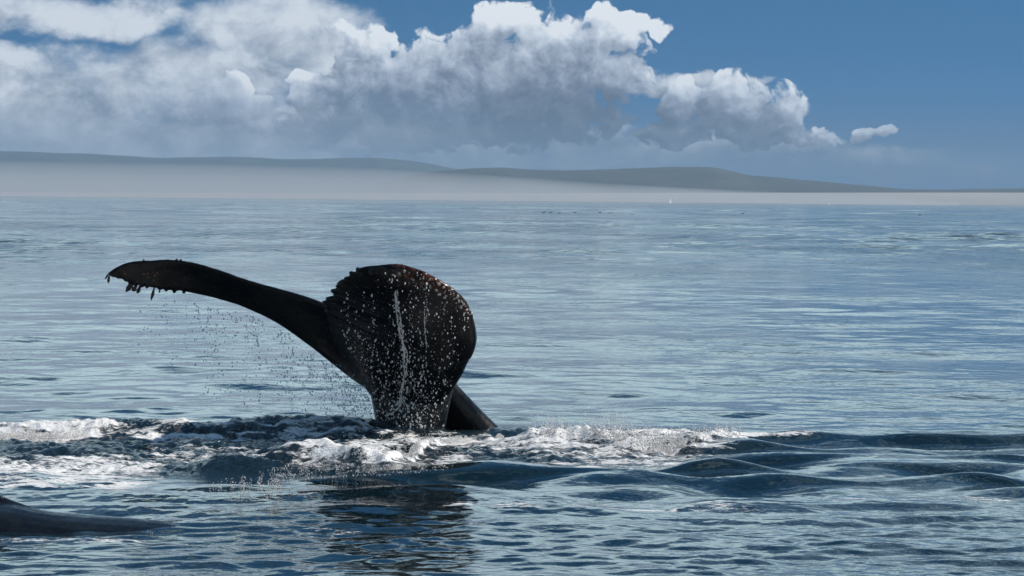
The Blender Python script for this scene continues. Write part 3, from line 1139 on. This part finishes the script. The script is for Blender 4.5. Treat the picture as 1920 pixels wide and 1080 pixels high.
# curtain of drops running off the lip of the wave in front of the tail
C, Rd = [], []
lip_x = [380, 400, 440, 500, 560, 640, 700, 860]
lip_t = [912, 900, 889, 877, 868, 868, 872, 866]
lip_b = [918, 925, 940, 938, 902, 894, 893, 880]
for k in range(170):
    px = 395 + 175 * g.random() if k < 80 else 500 + 330 * g.random()
    t, b = np.interp(px, lip_x, lip_t), np.interp(px, lip_x, lip_b)
    Y = on_sea(px, b, 0.04).y + 0.1 * g.normal()
    m = int((b - t) * (0.3 + 0.5 * g.random()))
    s0 = g.random() * 0.4
    for _ in range(m):
        f = s0 + (1 - s0) * g.random()
        if vnoise(np.array(px / 7.0), np.array(f * 2.0 + px / 40), 9) < -0.15:
            continue
        C.append(at(px + g.normal() * 2.2, t + (b - t) * f, Y))
        Rd.append(0.0009 + 0.0045 * g.random() ** 3.5)
for _ in range(3600):
    px = 500 + 350 * g.random()
    t, b = np.interp(px, lip_x, lip_t), np.interp(px, lip_x, lip_b)
    py = t + (b - t) * g.random() ** 1.8
    if vnoise(np.array(px / 11.0), np.array(py / 5.0), 12) < 0.12 + 0.25 * g.normal():
        continue
    C.append(at(px, py, on_sea(px, b, 0.05).y + 0.1 * g.normal()))
    Rd.append(0.0009 + 0.0044 * g.random() ** 4)
for px, py, n_ in ((10, 933, 6), (18, 991, 10), (36, 997, 14), (44, 1000, 8), (282, 998, 5), (300, 1002, 6)):     # white drops added in place of glints on the second whale
    for _ in range(n_):
        C.append(at(px + g.normal() * 5, py + g.normal() * 1.2, 21.15))
        Rd.append(0.0012 + 0.004 * g.random() ** 2)
drops('water_beads', C, Rd, fm_, 0.45, 1.25, 4, 'glittering curtain of drops on the lip of the wave before the tail', base=(OCT_V, OCT_F))

# ------------------------------------------------------------------ two small sailing boats far off under the headland
bm_w, _, b1 = material('white_sailcloth')
b1.inputs['Base Color'].default_value = (0.82, 0.82, 0.80, 1)
bm_h, _, b2 = material('white_hull_paint')
b2.inputs['Base Color'].default_value = (0.75, 0.75, 0.74, 1)
b2.inputs['Roughness'].default_value = 0.3


def sailboat(px, py, Y, s, label):
    root = bpy.data.objects.new('sailboat', None)
    COL.objects.link(root)
    p = at(px, py, Y)
    root.location = (p.x, Y, 0.0)
    root.rotation_euler = (0, 0, R(50))
    rings = []
    for t in np.linspace(-1, 1, 9):
        w = 0.16 * (1 - abs(t) ** 2.2) + 0.01
        rings.append([(t * s * 0.5, math.cos(a) * w * s * 0.8, 0.05 * s + min(math.sin(a), 0) * 0.10 * s + (0.02 * s if math.sin(a) > 0 else 0)) for a in np.linspace(0, 2 * np.pi, 12, endpoint=False)])
    mesh_object('hull', *loft(rings), bm_h, parent=root)
    mesh_object('mast', *tube([(0.05 * s, 0, 0.05 * s), (0.05 * s, 0, 0.7 * s), (0.05 * s, 0, 1.35 * s)], [0.012 * s] * 3, 6), bm_h, parent=root)
    for nm, tri in (('mainsail', [(0.03, 0.15), (-0.42, 0.17), (0.03, 1.32)]), ('jib', [(0.09, 0.12), (0.5, 0.10), (0.08, 1.15)])):
        F2 = [(x * s, 0.03 * s, z * s) for x, z in tri] + [(x * s, -0.0 * s, z * s) for x, z in tri]
        mesh_object(nm, F2, [(0, 1, 2), (5, 4, 3), (0, 3, 4, 1), (1, 4, 5, 2), (2, 5, 3, 0)], bm_w, parent=root, smooth=False)
    tag(root, label, 'sailboat')


sailboat(1257, 358, 4900, 6.0, 'tiny white sailboat far off below the summit of the headland')
sailboat(1555, 360, 4950, 3.6, 'tiniest white sailboat far off below the low sloping end of the headland')

# ------------------------------------------------------------------ sea birds resting on the far water
kb, _, bb = material('dark_plumage')
bb.inputs['Base Color'].default_value = (0.02, 0.02, 0.022, 1)


def seabird(px, py, label):
    p = on_sea(px, py)
    root = bpy.data.objects.new('seabird', None)
    COL.objects.link(root)
    root.location = p
    s = 0.45 * p.y / 480.0
    body = [[(t * 0.5 * s, math.cos(a) * w * s, (0.10 + math.sin(a) * w * 0.8 + 0.05 * t * t) * s) for a in np.linspace(0, 2 * np.pi, 10, endpoint=False)]
            for t, w in ((-1, .02), (-.8, .07), (-.4, .14), (0, .17), (.4, .15), (.8, .08), (1, .02))]
    mesh_object('body', *loft(body), kb, parent=root)
    mesh_object('head', *tube([(0.38 * s, 0, 0.12 * s), (0.46 * s, 0, 0.30 * s), (0.52 * s, 0, 0.42 * s), (0.66 * s, 0, 0.43 * s), (0.8 * s, 0, 0.41 * s)], np.array([.06, .05, .07, .05, .01]) * s, 8), kb, parent=root)
    tag(root, label, 'bird', 'birds resting on the far water')


ORD = ('leftmost', 'second from the left', 'third from the left', 'fourth from the left', 'fifth from the left', 'sixth from the left', 'seventh from the left',
       'eighth from the left', 'fourth from the right', 'third from the right', 'second from the right', 'rightmost')
for (px, py), w in zip(((981, 397), (1019, 399), (1032, 399), (1048, 400), (1077, 399), (1117, 397), (1124, 399), (1144, 400), (1184, 403), (1392, 401), (1461, 404), (1724, 404)), ORD):
    seabird(px, py, 'small dark bird on the far water, %s of the scattered birds' % w)
